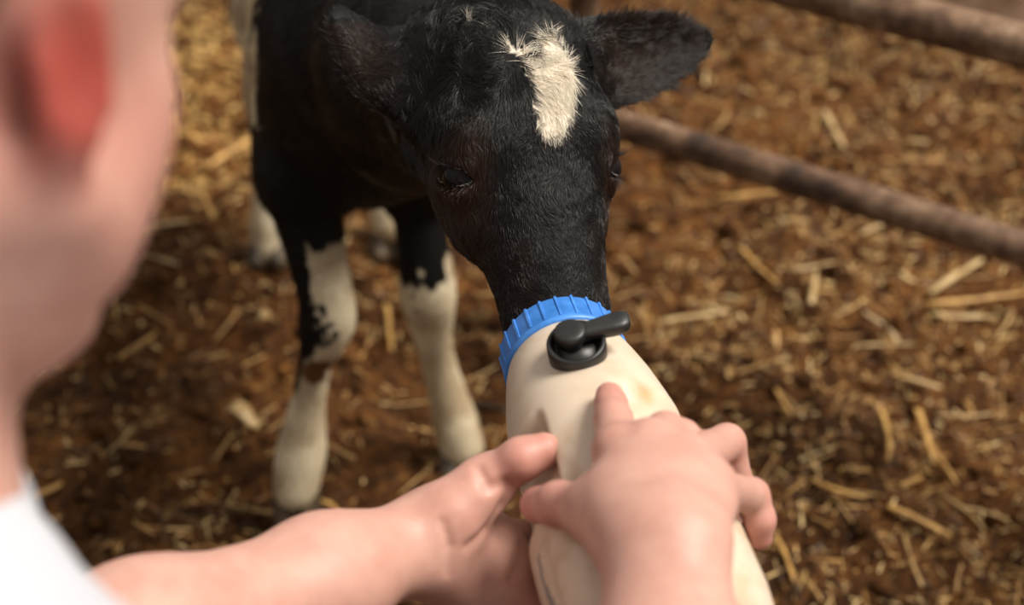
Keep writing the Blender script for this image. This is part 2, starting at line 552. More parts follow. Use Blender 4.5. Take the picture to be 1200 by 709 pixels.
# chaff: short bent strips nobody could count
tv = np.array([(-.5, -.5, 0), (-.5, .5, 0), (0, -.5, .12), (0, .5, .12), (.5, -.5, 0), (.5, .5, 0), (-.5, 0, -.5), (0, 0, -.4), (.5, 0, -.5)])
tf = np.array([(0, 2, 3), (0, 3, 1), (2, 4, 5), (2, 5, 3), (6, 7, 2), (6, 2, 0), (7, 8, 4), (7, 4, 2)])
def straw_density(x, y):
    P = np.stack([x, y, np.zeros_like(x)], 1)
    base = 0.30 + 0.45 * sstep(0.45, 0.62, vnoise(P + 2.2, 0.30))
    base += 0.55 * sstep(-0.1, 0.8, x) + 0.9 * np.exp(-(((x + 0.62) / 0.36) ** 2 + ((y - 2.70) / 0.42) ** 2))  # extra straw where the sunlit patch is painted
    return base
n = 215000
px_ = RNG.uniform(-2.3, 2.3, n); py_ = RNG.uniform(-0.4, 4.3, n)
keep = RNG.random(n) < straw_density(px_, py_)
px_, py_ = px_[keep], py_[keep]; n = len(px_)
ln = 0.006 + 0.030 * RNG.random(n) ** 2.2; wd = 0.0012 + 0.0026 * RNG.random(n) ** 1.5
pos = np.stack([px_, py_, ground_h(px_, py_) + RNG.uniform(-0.001, 0.006, n)], 1)
V, Fc = instances(tv, tf, pos, rots(n, 0.28), np.stack([ln, wd, wd * 0.8], 1))
t = RNG.random(n)
pal = np.array([(0.060, 0.026, 0.010), (0.18, 0.085, 0.026), (0.38, 0.19, 0.056), (0.58, 0.34, 0.11), (0.78, 0.58, 0.28)])
ci = np.clip((t ** 1.25) * 4.0, 0, 3.999); i0 = ci.astype(int); fr = (ci - i0)[:, None]
cc = pal[i0] * (1 - fr) + pal[i0 + 1] * fr
sun_patch = 0.9 * np.exp(-(((px_ + 0.62) / 0.36) ** 2 + ((py_ - 2.70) / 0.42) ** 2))[:, None]  # weight of a sunlit patch painted into the chaff colour
cc = cc + (np.array((0.92, 0.58, 0.19)) - cc) * sun_patch
tag(obj('straw_chaff', new_mesh('straw_chaff', V, Fc, False, np.repeat(cc, 9, 0)), M_CHAFF), 'short golden chaff trodden into the brown muck', 'straw', kind='stuff')

# straw stalks
def stalk_mesh(name, length, w, bend, twist, seed):
    r = random.Random(seed)
    ns, nr = 6, 6
    V, Fc = [], []
    for i in range(ns + 1):
        t = i / ns
        x = (t - 0.5) * length
        y = bend * length * (1 - (2 * t - 1) ** 2)
        z = 0.012 * math.sin(t * 5 + seed) * length
        fl = 0.45 + 0.35 * r.random()
        ww = w * (1 - 0.35 * t)
        if i in (2, 4): ww *= 1.18
        for k in range(nr):
            a = 2 * math.pi * k / nr + twist * t
            V.append((x, y + ww / 2 * math.cos(a), z + ww / 2 * fl * math.sin(a)))
    for i in range(ns):
        for k in range(nr):
            Fc.append((i * nr + k, i * nr + (k + 1) % nr, (i + 1) * nr + (k + 1) % nr, (i + 1) * nr + k))
    Fc.append(tuple(reversed(range(nr)))); Fc.append(tuple(ns * nr + k for k in range(nr)))
    return new_mesh(name, V, Fc, True)

def lay_stalk(me, m, p0, p1, label, cat='straw', group=None, name='straw_stalk', lift=0.006):
    """stalk mesh of unit-ish length laid from ground point p0 to p1"""
    c = (p0 + p1) / 2
    d = p1 - p0
    o = bpy.data.objects.new(name, me); COL.objects.link(o)
    hm = max(gpt(*(c[:2] + d[:2] * s))[2] - 0 for s in (-0.4, -0.2, 0, 0.2, 0.4))
    o.location = (c[0], c[1], hm + lift)
    L = math.hypot(d[0], d[1])
    s0 = gpt(*p0[:2])[2]; s1 = gpt(*p1[:2])[2]
    o.rotation_euler = (random.uniform(-.4, .4), -math.atan2((s1 - s0) * 0.5, L), math.atan2(d[1], d[0]))
    return tag(o, label, cat, group)

LS = 'loose straw lying on the muck'
named = [  # px0, py0, px1, py1, width(m), bend, material, label
    (772, 387, 852, 377, .010, .00, M_PALE, 'pale straw stalk just right of the bottle lever'),
    (1085, 370, 1170, 312, .013, .01, M_PALE, 'broad straw blade slanting up below the right end of the lower rail'),
    (1080, 386, 1200, 366, .010, .02, M_ORANGE, 'long golden straw lying flat under the slanting blade'),
    (1085, 397, 1165, 390, .009, -.02, M_PALE, 'pale straw under the long golden one at the right'),
    (1066, 488, 1092, 560, .010, .01, M_ORANGE, 'golden stalk standing out in the middle of the right-hand muck'),
    (1092, 538, 1120, 577, .007, .00, M_ORANGE, 'thin ochre stalk branching off the golden stalk'),
    (1050, 474, 1098, 482, .009, .00, M_PALE, 'short pale stalk on top of the reddish clump'),
    (946, 394, 952, 354, .009, .00, M_PALE, 'short upright straw between the bottle and the reddish clump'),
    (862, 312, 906, 362, .009, .02, M_ORANGE, 'slanting stalk under the middle of the lower rail'),
    (1026, 508, 1036, 568, .008, .06, M_ORANGE, 'curved stalk left of the golden stalk'),
    (905, 468, 925, 505, .007, .00, M_ORANGE, 'small ochre stalk to the upper right of the right hand'),
    (948, 584, 1012, 604, .008, -.10, M_ORANGE, 'bent stalk right of the little finger'),
    (1036, 617, 1112, 643, .010, .01, M_ORANGE, 'golden stalk low on the right with frayed ends'),
    (1052, 590, 1078, 570, .008, .00, M_ORANGE, 'stubby straw between the bent and the low golden stalk'),
    (906, 648, 928, 702, .008, .05, M_ORANGE, 'ochre stalk beside the lower end of the bottle'),
    (838, 252, 958, 243, .011, .00, M_ORANGE, 'long blurred straw below the lower rail'),
    (964, 150, 986, 194, .012, .00, M_PALE, 'thick straw standing steeply between the two rails'),
    (240, 190, 312, 148, .012, .00, M_ORANGE, 'straw pointing at the calf shoulder in the bright patch'),
    (166, 294, 226, 280, .010, .00, M_PALE, 'pale straw right of the jaw of the person'),
    (140, 424, 186, 400, .008, .00, M_ORANGE, 'faded straw halfway between the neck and the near foreleg'),
    (34, 581, 72, 562, .009, .00, M_ORANGE, 'ochre straw above the white collar'),
    (454, 362, 459, 410, .009, .00, M_ORANGE, 'upright ochre stalk between the two forelegs'),
    (376, 584, 398, 606, .007, .14, M_ORANGE, 'curled ochre stalk against the near front hoof'),
    (238, 240, 252, 266, .009, .00, M_ORANGE, 'small straw stub left of the hind hoof'),
    (1005, 300, 1045, 282, .009, .00, M_PALE, 'short pale straw crossing just under the lower rail'),
    (1060, 180, 1085, 184, .012, .00, M_PALE, 'bright straw scrap above the lower rail'),
]
for k, (x0, y0, x1, y1, w, bend, m, lab) in enumerate(named):
    p0, p1 = at_ground(x0, y0), at_ground(x1, y1)
    me = stalk_mesh('straw_stalk', float(np.linalg.norm(p1 - p0)), w, bend, 0.3, k)
    me.materials.append(m)
    lay_stalk(me, m, p0, p1, lab, group=LS, lift=0.008)
p0, p1 = at_ground(552, 463), at_ground(598, 470)
me = stalk_mesh('twig', float(np.linalg.norm(p1 - p0)), 0.009, 0.03, 0.5, 50); me.materials.append(M_STICK)
lay_stalk(me, M_STICK, p0, p1, 'dark wet twig beside the straight foreleg', 'twig', name='twig')

# pale dry leaf scraps
def scrap(px, py, w, l, ang, lab):
    p = at_ground(px, py); V, Fc = [], []
    for i in range(7):
        t = i / 6; x = (t - .5) * l; hw = w / 2 * math.sin(math.pi * (0.12 + 0.80 * t)) ** .7
        zc = 0.012 * math.sin(t * 4.2) + 0.008
        for s, dz in ((-1, 0.004), (0, 0.0), (1, 0.006)):
            V.append((x, s * hw, zc + dz))
    for i in range(6):
        for j in range(2): Fc.append((i * 3 + j, i * 3 + j + 1, i * 3 + j + 4, i * 3 + j + 3))
    me = new_mesh('leaf_scrap', V, Fc); me.materials.append(M_PALE)
    o = bpy.data.objects.new('leaf_scrap', me); COL.objects.link(o)
    md = o.modifiers.new('thickness', 'SOLIDIFY'); md.thickness = 0.0015
    o.location = tuple(gpt(p[0], p[1], 0.006)); o.rotation_euler = (0, 0, ang)
    tag(o, lab, 'leaf', 'dry leaf scraps')
scrap(285, 497, 0.022, 0.046, -0.5, 'pale yellow leaf scrap left of the near foreleg')
scrap(315, 388, 0.015, 0.026, 0.6, 'small white leaf scrap left of the near knee')

# the other stalks, each an object sharing one of a few meshes
lib = []
for k in range(10):
    me = stalk_mesh('straw_stalk', 0.030 + 0.0062 * k, 0.0032 + 0.0006 * (k % 4), random.uniform(-.05, .05), 0.4, 100 + k)
    me.materials.append(M_STRAW); lib.append(me)
cnt = 0
while cnt < 255:
    x, y = random.uniform(-1.1, 1.15), random.uniform(1.25, 3.25)
    if random.random() > straw_density(np.array([x]), np.array([y]))[0] * 0.8: continue
    qx, qy, qz = project((x, y, 0))
    if not (-10 < qx < 1210 and -10 < qy < 715): continue
    if qx < 215 and qy > 590: continue
    a = random.uniform(0, math.pi); L = 0.06
    p = np.array([x, y, 0]); dd = np.array([math.cos(a), math.sin(a), 0]) * L / 2
    lay_stalk(random.choice(lib), M_STRAW, p - dd, p + dd, 'loose stalk of golden straw scattered over the brown muck', group='scattered straw stalks', lift=0.003)
    cnt += 1

# ------------------------------------------------------------------ fence hurdle and kerb
def tube(p0, p1, r, name, m, parent, n=20, rings=24, wob=0.0):
    p0 = np.asarray(p0, float); p1 = np.asarray(p1, float)
    u, v, w = frame_from(p1 - p0, (0.1, 0.2, 1) if abs(nrm(p1 - p0)[2]) < 0.9 else (1, 0, 0))
    V, Fc = [], []
    for i in range(rings + 1):
        c = p0 + (p1 - p0) * i / rings
        for k in range(n):
            a = 2 * math.pi * k / n
            rr = r * (1 + wob * (random.random() - .5))
            V.append(c + rr * (math.cos(a) * u + math.sin(a) * v))
    for i in range(rings):
        for k in range(n):
            k2 = (k + 1) % n
            Fc.append((i * n + k, i * n + k2, (i + 1) * n + k2, (i + 1) * n + k))
    Fc.append(tuple(reversed(range(n)))); Fc.append(tuple(rings * n + k for k in range(n)))
    return obj(name, new_mesh(name, V, Fc), m, parent)

A = np.array(at(1200, 292, 2.0)); B = at_ground(735, 149, A[2])
fdir = nrm(B - A)
fn_ = np.cross(fdir, (0, 0, 1)); dr = ray(1200, 54)
ZU = float((C_ + dr * ((A - C_) @ fn_) / (dr @ fn_))[2])
fence = empty('pipe_fence', (A[0] + 0.25, A[1] - 0.14, 0), 'rusty pipe hurdle with two rails behind the calf head', 'fence')
end = float(np.linalg.norm(B - A)) * 1.13      # distance from A along fdir to the hidden end post
zl, zu = float(A[2]), ZU
def fp(s, h): return np.array([A[0], A[1], 0]) + fdir * s + np.array([0, 0, h])
tube(fp(-1.2, zl), fp(end, zl), 0.0215, 'rail', M_RUST, fence, wob=0.03)
tube(fp(-1.2, zu), fp(end, zu), 0.0250, 'rail', M_RUST, fence, wob=0.03)
tube(fp(end, -0.05), fp(end, ZU + .03), 0.020, 'post', M_RUST, fence)
tube(fp(-1.2, -0.05), fp(-1.2, 0.80), 0.030, 'post', M_RUST, fence)
tube(fp(-1.2, 0.78), fp(-0.55, 0.78), 0.022, 'rail', M_RUST, fence)
tube(fp(-0.55, -0.05), fp(-0.55, 0.80), 0.022, 'post', M_RUST, fence)

# kerb beyond the hurdle
k0 = at_ground(1180, 22)
bm = bmesh.new()
bmesh.ops.create_cube(bm, size=1)
bmesh.ops.scale(bm, vec=(3.0, 0.16, 0.14), verts=bm.verts)
bmesh.ops.bevel(bm, geom=bm.edges[:], offset=0.012, segments=2, affect='EDGES')
me = bpy.data.meshes.new('trim_1'); bm.to_mesh(me); bm.free()
kerb = obj('trim_1', me, M_KERB)
kd = fdir
kerb.location = tuple(k0 + np.array([0.0, 0, 0.04]) + nrm(np.cross(fdir, (0, 0, 1))) * -0.02 - kd * 1.2)
kerb.rotation_euler = (0, 0, math.atan2(kd[1], kd[0]))
tag(kerb, 'pale weathered kerb beyond the upper rail', kind='structure')

# ------------------------------------------------------------------ feeding bottle
CAP = np.array(at(657, 409, 1.185)); NEAR = np.array(at(803, 800, 0.945))
BA = nrm(NEAR - CAP)
tocam = nrm(C_ - (CAP + NEAR) / 2)
BU, _v, _ = frame_from(BA, tocam)
BR = np.cross(BU, BA)
if BR @ X_ < 0: BR = -BR
PT = np.array([-.02, .018, .024, .032, .045, .065, .09, .12, .16, .21, .262, .285, .297, .303])
PR = np.array([.038, .0405, .0425, .0450, .0480, .0520, .0555, .0590, .0620, .0640, .0640, .0615, .0560, .046])

def brad(t): return np.interp(t, PT, PR)

def bp(t, ang, off):
    a = math.radians(ang); r = float(brad(t)) + off
    return CAP + BA * t + r * (math.cos(a) * BU + math.sin(a) * BR)

def on_bottle(px, py, off):
    d = nrm(ray(px, py)); s = 0.7
    for _ in range(200):
        p = C_ + d * s; q = p - CAP; t = q @ BA
        e = math.sqrt(max(q @ q - t * t, 0)) - (float(brad(t)) + off)
        if e < 1e-4: break
        s += e * 0.6
    return p

def bcoord(p):
    q = p - CAP; t = q @ BA
    return t, math.degrees(math.atan2(q @ BR, q @ BU)), math.hypot(q @ BR, q @ BU)

bottle = empty('feeding_bottle', CAP + BA * 0.16 - np.array([0, 0, 0.064]), 'cream plastic calf feeding bottle with blue cap and black vent', 'bottle')
# body: lathe with grip recesses and an embossed oval
tt = np.concatenate([np.linspace(0.014, 0.26, 110), np.linspace(0.265, 0.303, 14)])
NA = 168
aa = np.linspace(-180, 180, NA, endpoint=False)
TT, AA = np.meshgrid(tt, aa, indexing='ij')
RR = brad(TT)
rec = sstep(0.104, 0.122, TT) * (1 - sstep(0.165, 0.190, TT)) * sstep(24, 31, np.abs(AA)) * (1 - sstep(85, 110, np.abs(AA)))
RR = RR - 0.0095 * rec
spot = np.exp(-(((TT - 0.106) / 0.007) ** 2 + ((AA - 50) / 9) ** 2))
RR = RR - 0.004 * spot
ov = np.sqrt(((TT - 0.245) / 0.05) ** 2 + ((AA + 38) / 15) ** 2)
RR = RR - 0.0016 * np.exp(-((ov - 1) / 0.14) ** 2) - 0.001 * np.exp(-((ov - 1.9) / 0.2) ** 2)
ar = np.radians(AA)
V = CAP + TT[..., None] * BA + RR[..., None] * (np.cos(ar)[..., None] * BU + np.sin(ar)[..., None] * BR)
nt_ = len(tt)
cream = np.array((0.70, 0.57, 0.445))
colb = np.tile(cream, (nt_, NA, 1))
PV = V.reshape(-1, 3)
st = (0.75 * np.exp(-(((TT - 0.110) / 0.008) ** 2 + ((AA - 50) / 8) ** 2)) + 0.65 * np.exp(-(((TT - 0.122) / 0.009) ** 2 + ((AA + 40) / 13) ** 2)) + 0.30 * np.exp(-(((TT - 0.083) / 0.006) ** 2 + ((AA - 2) / 6) ** 2)))
colb = colb * (1 - st[..., None]) + np.array((0.55, 0.34, 0.14)) * st[..., None]
pr = ((np.abs(AA + 60 + 3 * np.sin(TT * 90)) < 2.6) & (TT > 0.208)).astype(float) * 0.75
colb = colb * (1 - pr[..., None]) + np.array((0.10, 0.16, 0.22)) * pr[..., None]
V = PV; colb = colb.reshape(-1, 3)
i = (np.arange(nt_ - 1)[:, None] * NA + np.arange(NA)[None]); j = (np.arange(nt_ - 1)[:, None] * NA + (np.arange(NA)[None] + 1) % NA)
Q = np.stack([i.ravel(), j.ravel(), (j + NA).ravel(), (i + NA).ravel()], 1)
Fl = [tuple(q) for q in Q] + [tuple(range((nt_ - 1) * NA, nt_ * NA))] + [tuple(reversed(range(NA)))]
me = new_mesh('body', V, Fl, True, colb)
bmx = bmesh.new(); bmx.from_mesh(me); bmesh.ops.recalc_face_normals(bmx, faces=bmx.faces[:]); bmx.to_mesh(me); bmx.free()
for p_ in list(me.polygons)[-2:]: p_.use_smooth = False
bbody = obj('body', me, M_BOTTLE, bottle)

def to_axis(V, O, u, v, w): return np.asarray(O) + V[:, :1] * u + V[:, 1:2] * v + V[:, 2:3] * w
# cap
BV = np.cross(BA, BU)
V, Fc = lathe([(.020, -.008), (.036, -.008), (.0405, -.006), (.0422, -.003), (.0426, .016), (.0434, .017), (.0440, .019), (.0440, .0215), (.0425, .0225), (.036, .0225)], 96)
cap = obj('cap', new_mesh('cap', to_axis(V, CAP, BU, BV, BA), Fc), M_BLUE, bottle)
rv = np.array([(x, y, z) for z in (-.004, .0165) for (x, y) in ((.0420, -.0011), (.0434, -.0008), (.0434, .0008), (.0420, .0011))])
rf = [(0, 1, 2, 3), (7, 6, 5, 4), (0, 4, 5, 1), (1, 5, 6, 2), (2, 6, 7, 3), (3, 7, 4, 0)]
for k in range(24):
    a = 2 * math.pi * k / 24 + 0.06
    W = np.stack([rv[:, 0] * math.cos(a) - rv[:, 1] * math.sin(a), rv[:, 0] * math.sin(a) + rv[:, 1] * math.cos(a), rv[:, 2]], 1)
    r_ = obj('rib', new_mesh('rib', to_axis(W, CAP, BU, BV, BA), rf, False), M_BLUE)
    r_.parent = cap; r_.matrix_parent_inverse = cap.matrix_world.inverted() if False else Matrix.Translation(-bottle.location) @ Matrix.Translation(bottle.location)
V, Fc = lathe([(.020, -.006), (.019, -.014), (.012, -.024), (.0095, -.030), (.0095, -.040), (.007, -.045), (.003, -.047)], 32)
obj('teat', new_mesh('teat', to_axis(V, CAP, BU, BV, BA), Fc), M_TEAT, bottle)
# vent: cup, stem, lever
vp = on_bottle(677, 414, 0.0)
vt, va, vr = bcoord(vp)
a_ = math.radians(va); radial = math.cos(a_) * BU + math.sin(a_) * BR
slope = (brad(vt + .006) - brad(vt - .006)) / .012
VN = nrm(nrm(radial - BA * slope * 1.1) + 0.42 * nrm(C_ - vp))
VXr, VYr, _ = frame_from(VN, X_ + U_ * 0.12)
V, Fc = lathe([(.0188, -.005), (.0192, .004), (.0192, .0105), (.0186, .0116), (.0170, .0116), (.0160, .0108), (.0158, .0050), (.0120, .0042), (.0115, .0060), (.0, .0062)], 56, False)
vent = obj('vent', new_mesh('vent', to_axis(V, vp, VXr, VYr, VN), Fc), M_BLACK, bottle)
V, Fc = lathe([(.0088, .004), (.0082, .0100), (.0092, .0108), (.0102, .0120), (.0106, .0165), (.0098, .0182), (.0085, .0190), (.004, .0192), (.0, .0192)], 40, False)
sk = to_axis(V, vp - VXr * 0.0030 + VYr * 0.0040, VXr, VYr, VN)
obj('vent_plug', new_mesh('vent_plug', sk, Fc), M_BLACK, bottle)
bm = bmesh.new()
secs = [(0.004, .0066, .0050), (.012, .0062, .0050), (.020, .0070, .0052), (.028, .0080, .0054), (.034, .0082, .0052), (.0380, .0068, .0046), (.0400, .0038, .0030)]
rings = []
for x, hw, ht in secs:
    ring = []
    for k in range(16):
        a = 2 * math.pi * k / 16
        ca, sa = math.cos(a), math.sin(a)
        y = hw * math.copysign(abs(ca) ** .6, ca); z = ht * math.copysign(abs(sa) ** .6, sa)
        zc = .0130 - 0.02 * max(0, x - .008)
        ring.append(bm.verts.new(tuple(vp + VXr * (x - .0035) + VYr * (.004 + y + .16 * x) + VN * (zc + z))))
    rings.append(ring)
for r0, r1 in zip(rings, rings[1:]):
    for k in range(16): bm.faces.new((r0[k], r0[(k + 1) % 16], r1[(k + 1) % 16], r1[k]))
bm.faces.new(rings[0][::-1]); bm.faces.new(rings[-1])
for f in bm.faces: f.smooth = True
bmesh.ops.recalc_face_normals(bm, faces=bm.faces[:])
me = bpy.data.meshes.new('lever'); bm.to_mesh(me); bm.free()
obj('lever', me, M_BLACK, bottle)

# ------------------------------------------------------------------ calf
HZ = 1.225
HS = 0.95
HO = np.array(at(641, 187, HZ))
def rot(ax, deg):
    a = math.radians(deg); c, s = math.cos(a), math.sin(a)
    return np.array({'x': [[1, 0, 0], [0, c, -s], [0, s, c]], 'y': [[c, 0, s], [0, 1, 0], [-s, 0, c]], 'z': [[c, -s, 0], [s, c, 0], [0, 0, 1]]}[ax])
HM = rot('z', 11) @ rot('x', -14) @ rot('y', 22)          # head -> (right, up, toward camera)
HW = np.stack([X_, U_, -F_], 1) @ HM                        # columns: head axes in world
def hd(x, y, z): return HO + HW @ (np.array([x, y, z], float) * HS)
def to_head(P): return (P - HO) @ HW / HS

calf_f = Field()
# head loft along local y: (y, halfwidth, front z, back z)
st_ = [(.118, .038, -.030, -.090), (.090, .052, -.010, -.115), (.050, .0600, .002, -.122), (.0, .0575, .000, -.106), (-.035, .0485, -.002, -.088),
       (-.075, .0395, -.006, -.076), (-.115, .0362, -.012, -.070), (-.152, .0375, -.020, -.068)]
pts = [hd(0, y, (f + b_) / 2) for y, w, f, b_ in st_]
rad = [(w * HS, (f - b_) / 2 * HS) for y, w, f, b_ in st_]
calf_f.echain(pts, rad, HW[:, 0], 0.02)
for s in (-1, 1):
    calf_f.add(p_ell(hd(s * .046, .026, -.020), (.022, .026, .020), HW), .02)          # brow
    calf_f.add(p_ell(hd(s * .040, .005, -.068), (.020, .048, .034), HW), .025)        # cheek
    calf_f.add(p_ell(hd(s * .024, -.150, -.034), (.017, .016, .018), HW), .012)        # nostril wing
    calf_f.add(p_ell(hd(s * .030, .105, -.035), (.026, .026, .026), HW), .03)
calf_f.add(p_ell(hd(0, .118, -.05), (.032, .022, .030), HW), .03)
calf_f.add(p_ell(hd(0, -.150, -.056), (.034, .018, .020), HW), .02)                    # lower lip / chin
EYES = []
for s in (-1, 1):
    c = hd(s * .0515, .000, -.036)
    out = nrm(HW @ np.array([s * .84, .05, .54]))
    along, perp, _ = frame_from(out, HW @ np.array([-s * .75, -.42, .6]))
    EYES.append((c, out, along, perp, s))
    calf_f.add(p_ell(c, (.0205, .0185, .0200), np.stack([along, perp, out], 1)), .012)
    calf_f.add(p_ell(c + out * .017, (.0185, .0080, .0210), np.stack([along, perp, out], 1)), .003, 's')
    calf_f.add(p_ell(hd(s * .026, -.158, -.024), (.006, .007, .008), HW), .004, 's')     # nostril
# ears
EARS = []
for s, root, tip, face in ((1, hd(.054, .098, -.062), hd(.214, .130, -.080), HW @ np.array([.05, -.42, .90])),
                           (-1, hd(-.054, .078, -.070), hd(-.112, .176, -.112), HW @ np.array([-.50, .25, -.80]))):
    ax = nrm(tip - root); L = float(np.linalg.norm(tip - root))
    fdir_e = nrm(face - ax * (face @ ax)); wid = np.cross(fdir_e, ax)
    c = root + ax * L * .56
    R = np.stack([ax, wid, fdir_e], 1)
    EARS.append((root, tip, ax, wid, fdir_e, c, L))
    calf_f.add(p_leaf(root - ax * .006, ax, wid, fdir_e, L + .006, .0325, .013), .010)
    calf_f.add(p_ecap(root - ax * .03, root + ax * .03, (.020, .018), (.024, .014), wid), .02)
# neck and trunk
FHL = at_ground(343, 606); FHR = at_ground(548, 545); HHL = at_ground(320, 306); HHR = at_ground(460, 284)
sh = (FHL + FHR) / 2; hp = (HHL + HHR) / 2
S0 = np.array([sh[0] + .005, sh[1] + .02, .600]); S1 = np.array([hp[0] + .065, hp[1] - .06, .60])
nk = [hd(0, .055, -.055), hd(0, .100, -.115), S0 * .5 + hd(0, .10, -.12) * .5 + np.array([0, 0, .0]), S0 + np.array([0, -.02, .02])]
calf_f.echain(nk, [(.050, .052), (.054, .064), (.070, .095), (.100, .140)], X_, 0.05)
fw = nrm(S1 - S0)
calf_f.echain([S0 + fw * -.05, S0 + fw * .10, S0 * .45 + S1 * .55, S1], [(.088, .130), (.108, .160), (.122, .165), (.100, .150)], np.array([1, .2, 0]), .06)
calf_f.add(p_ell(S1 + fw * .06 + np.array([0.01, 0, .01]), (.098, .12, .135)), .05)
calf_f.add(p_ell(S0 + np.array([0, -.04, -.055]), (.07, .07, .070)), .06)                # brisket
calf_f.add(p_ell(S0 + fw * .09 + np.array([0, 0, .13]), (.05, .12, .05)), .06)           # withers
# forelegs  (px, py, halfwidth m, fore-aft halfwidth, dy)
LEGS = []
def leg(field, hoof, rows, top, k=.02):
    P = [np.asarray(top[0], float)]; Rr = [top[1]]
    for (qx, qy, ru, rv, dy) in rows:
        P.append(at_y(qx, qy, hoof[1] + dy)); Rr.append((ru, rv))
    K = np.array([np.concatenate([p, r]) for p, r in zip(P[1:], Rr[1:])])
    D_ = []
    for i in range(len(K) - 1):            # Catmull-Rom through the measured stations
        k0, k1, k2, k3 = K[max(i - 1, 0)], K[i], K[i + 1], K[min(i + 2, len(K) - 1)]
        for t in (0, .25, .5, .75):
            D_.append(.5 * (2 * k1 + (k2 - k0) * t + (2 * k0 - 5 * k1 + 4 * k2 - k3) * t * t + (3 * k1 - k0 - 3 * k2 + k3) * t ** 3))
    D_.append(K[-1])
    field.echain([P[0], P[1]], [Rr[0], Rr[1]], X_, .05)
    field.echain([d_[:3] for d_ in D_], [(d_[3], d_[4]) for d_ in D_], X_, .003, first_k=.03)
    LEGS.append((hoof, P))
leg(calf_f, FHL, [(352, 205, .042, .052, .02), (366, 275, .034, .036, .0), (381, 345, .030, .031, -.012), (383, 378, .031, .032, -.012), (372, 415, .0205, .022, .0), (363, 460, .0185, .020, .004), (356, 510, .026, .027, .0), (352, 536, .029, .031, -.004), (346, 572, .026, .030, -.014)],
    ((S0[0] - .075, S0[1] + .03, .52), (.055, .085)))
leg(calf_f, FHR, [(488, 215, .036, .048, .02), (493, 265, .029, .034, .0), (499, 315, .031, .032, -.012), (502, 348, .032, .033, -.012), (507, 390, .0225, .024, .0), (515, 428, .0200, .021, .004), (527, 472, .0245, .026, .0), (534, 498, .0280, .030, -.004), (542, 524, .0265, .029, -.012)],
    ((S0[0] + .075, S0[1] + .03, .52), (.055, .085)))
# hind legs: thigh, stifle, hock, shank
for hoof, sx in ((HHL, -1), (HHR, 1)):
    q = lambda dx, dy, z: np.array([hoof[0] + dx, hoof[1] + dy, z])
    hipp = S1 + fw * .05 + np.array([sx * .052, 0, -.02])
    P = [hipp, q(-sx * .035, -.06, .44), q(-sx * .012, .055, .275), q(0, .045, .20), q(0, .020, .11), q(0, -.005, .065), q(0, -.018, .04)]
    calf_f.echain(P, [(.060, .11), (.046, .075), (.027, .036), (.022, .027), (.023, .026), (.028, .031), (.026, .032)], X_, .008, first_k=.05)
    LEGS.append((hoof, P))
# tail
calf_f.chain([S1 + fw * .16 + np.array([0, 0, .06]), S1 + fw * .20 + np.array([0, .0, -.02]), S1 + fw * .19 + np.array([0, 0, -.25])], [.022, .016, .014], .01)

V, Q = mesh_field(calf_f, 0.003, smooth=4)

def poly_in(x, y, poly):
    """signed-ish test: inside polygon -> True"""
    ins = np.zeros(len(x), bool)
    n = len(poly)
    for i in range(n):
        x0, y0 = poly[i]; x1, y1 = poly[(i + 1) % n]
        c = ((y0 > y) != (y1 > y)) & (x < (x1 - x0) * (y - y0) / (y1 - y0 + 1e-12) + x0)
        ins ^= c
    return ins
def px_to_face(px, py):
    d = ray(px, py); n_ = HW[:, 2]
    s = ((HO + HW @ np.array([0, 0, -.004]) - C_) @ n_) / (d @ n_)
    return tuple(to_head((C_ + d * s)[None])[0][:2])
BLAZE = [px_to_face(p[0] - 12, p[1]) for p in ((600, 60), (618, 66), (624, 78), (640, 42), (655, 48), (668, 72), (677, 100), (676, 132), (668, 158), (656, 173), (640, 166), (630, 148), (626, 120), (622, 92))]
BLACK = np.array((0.0075, 0.0065, 0.0062)); BROWN = np.array((0.040, 0.017, 0.009)); WHITE = np.array((0.80, 0.70, 0.57)); SOCK = np.array((0.74, 0.63, 0.44))

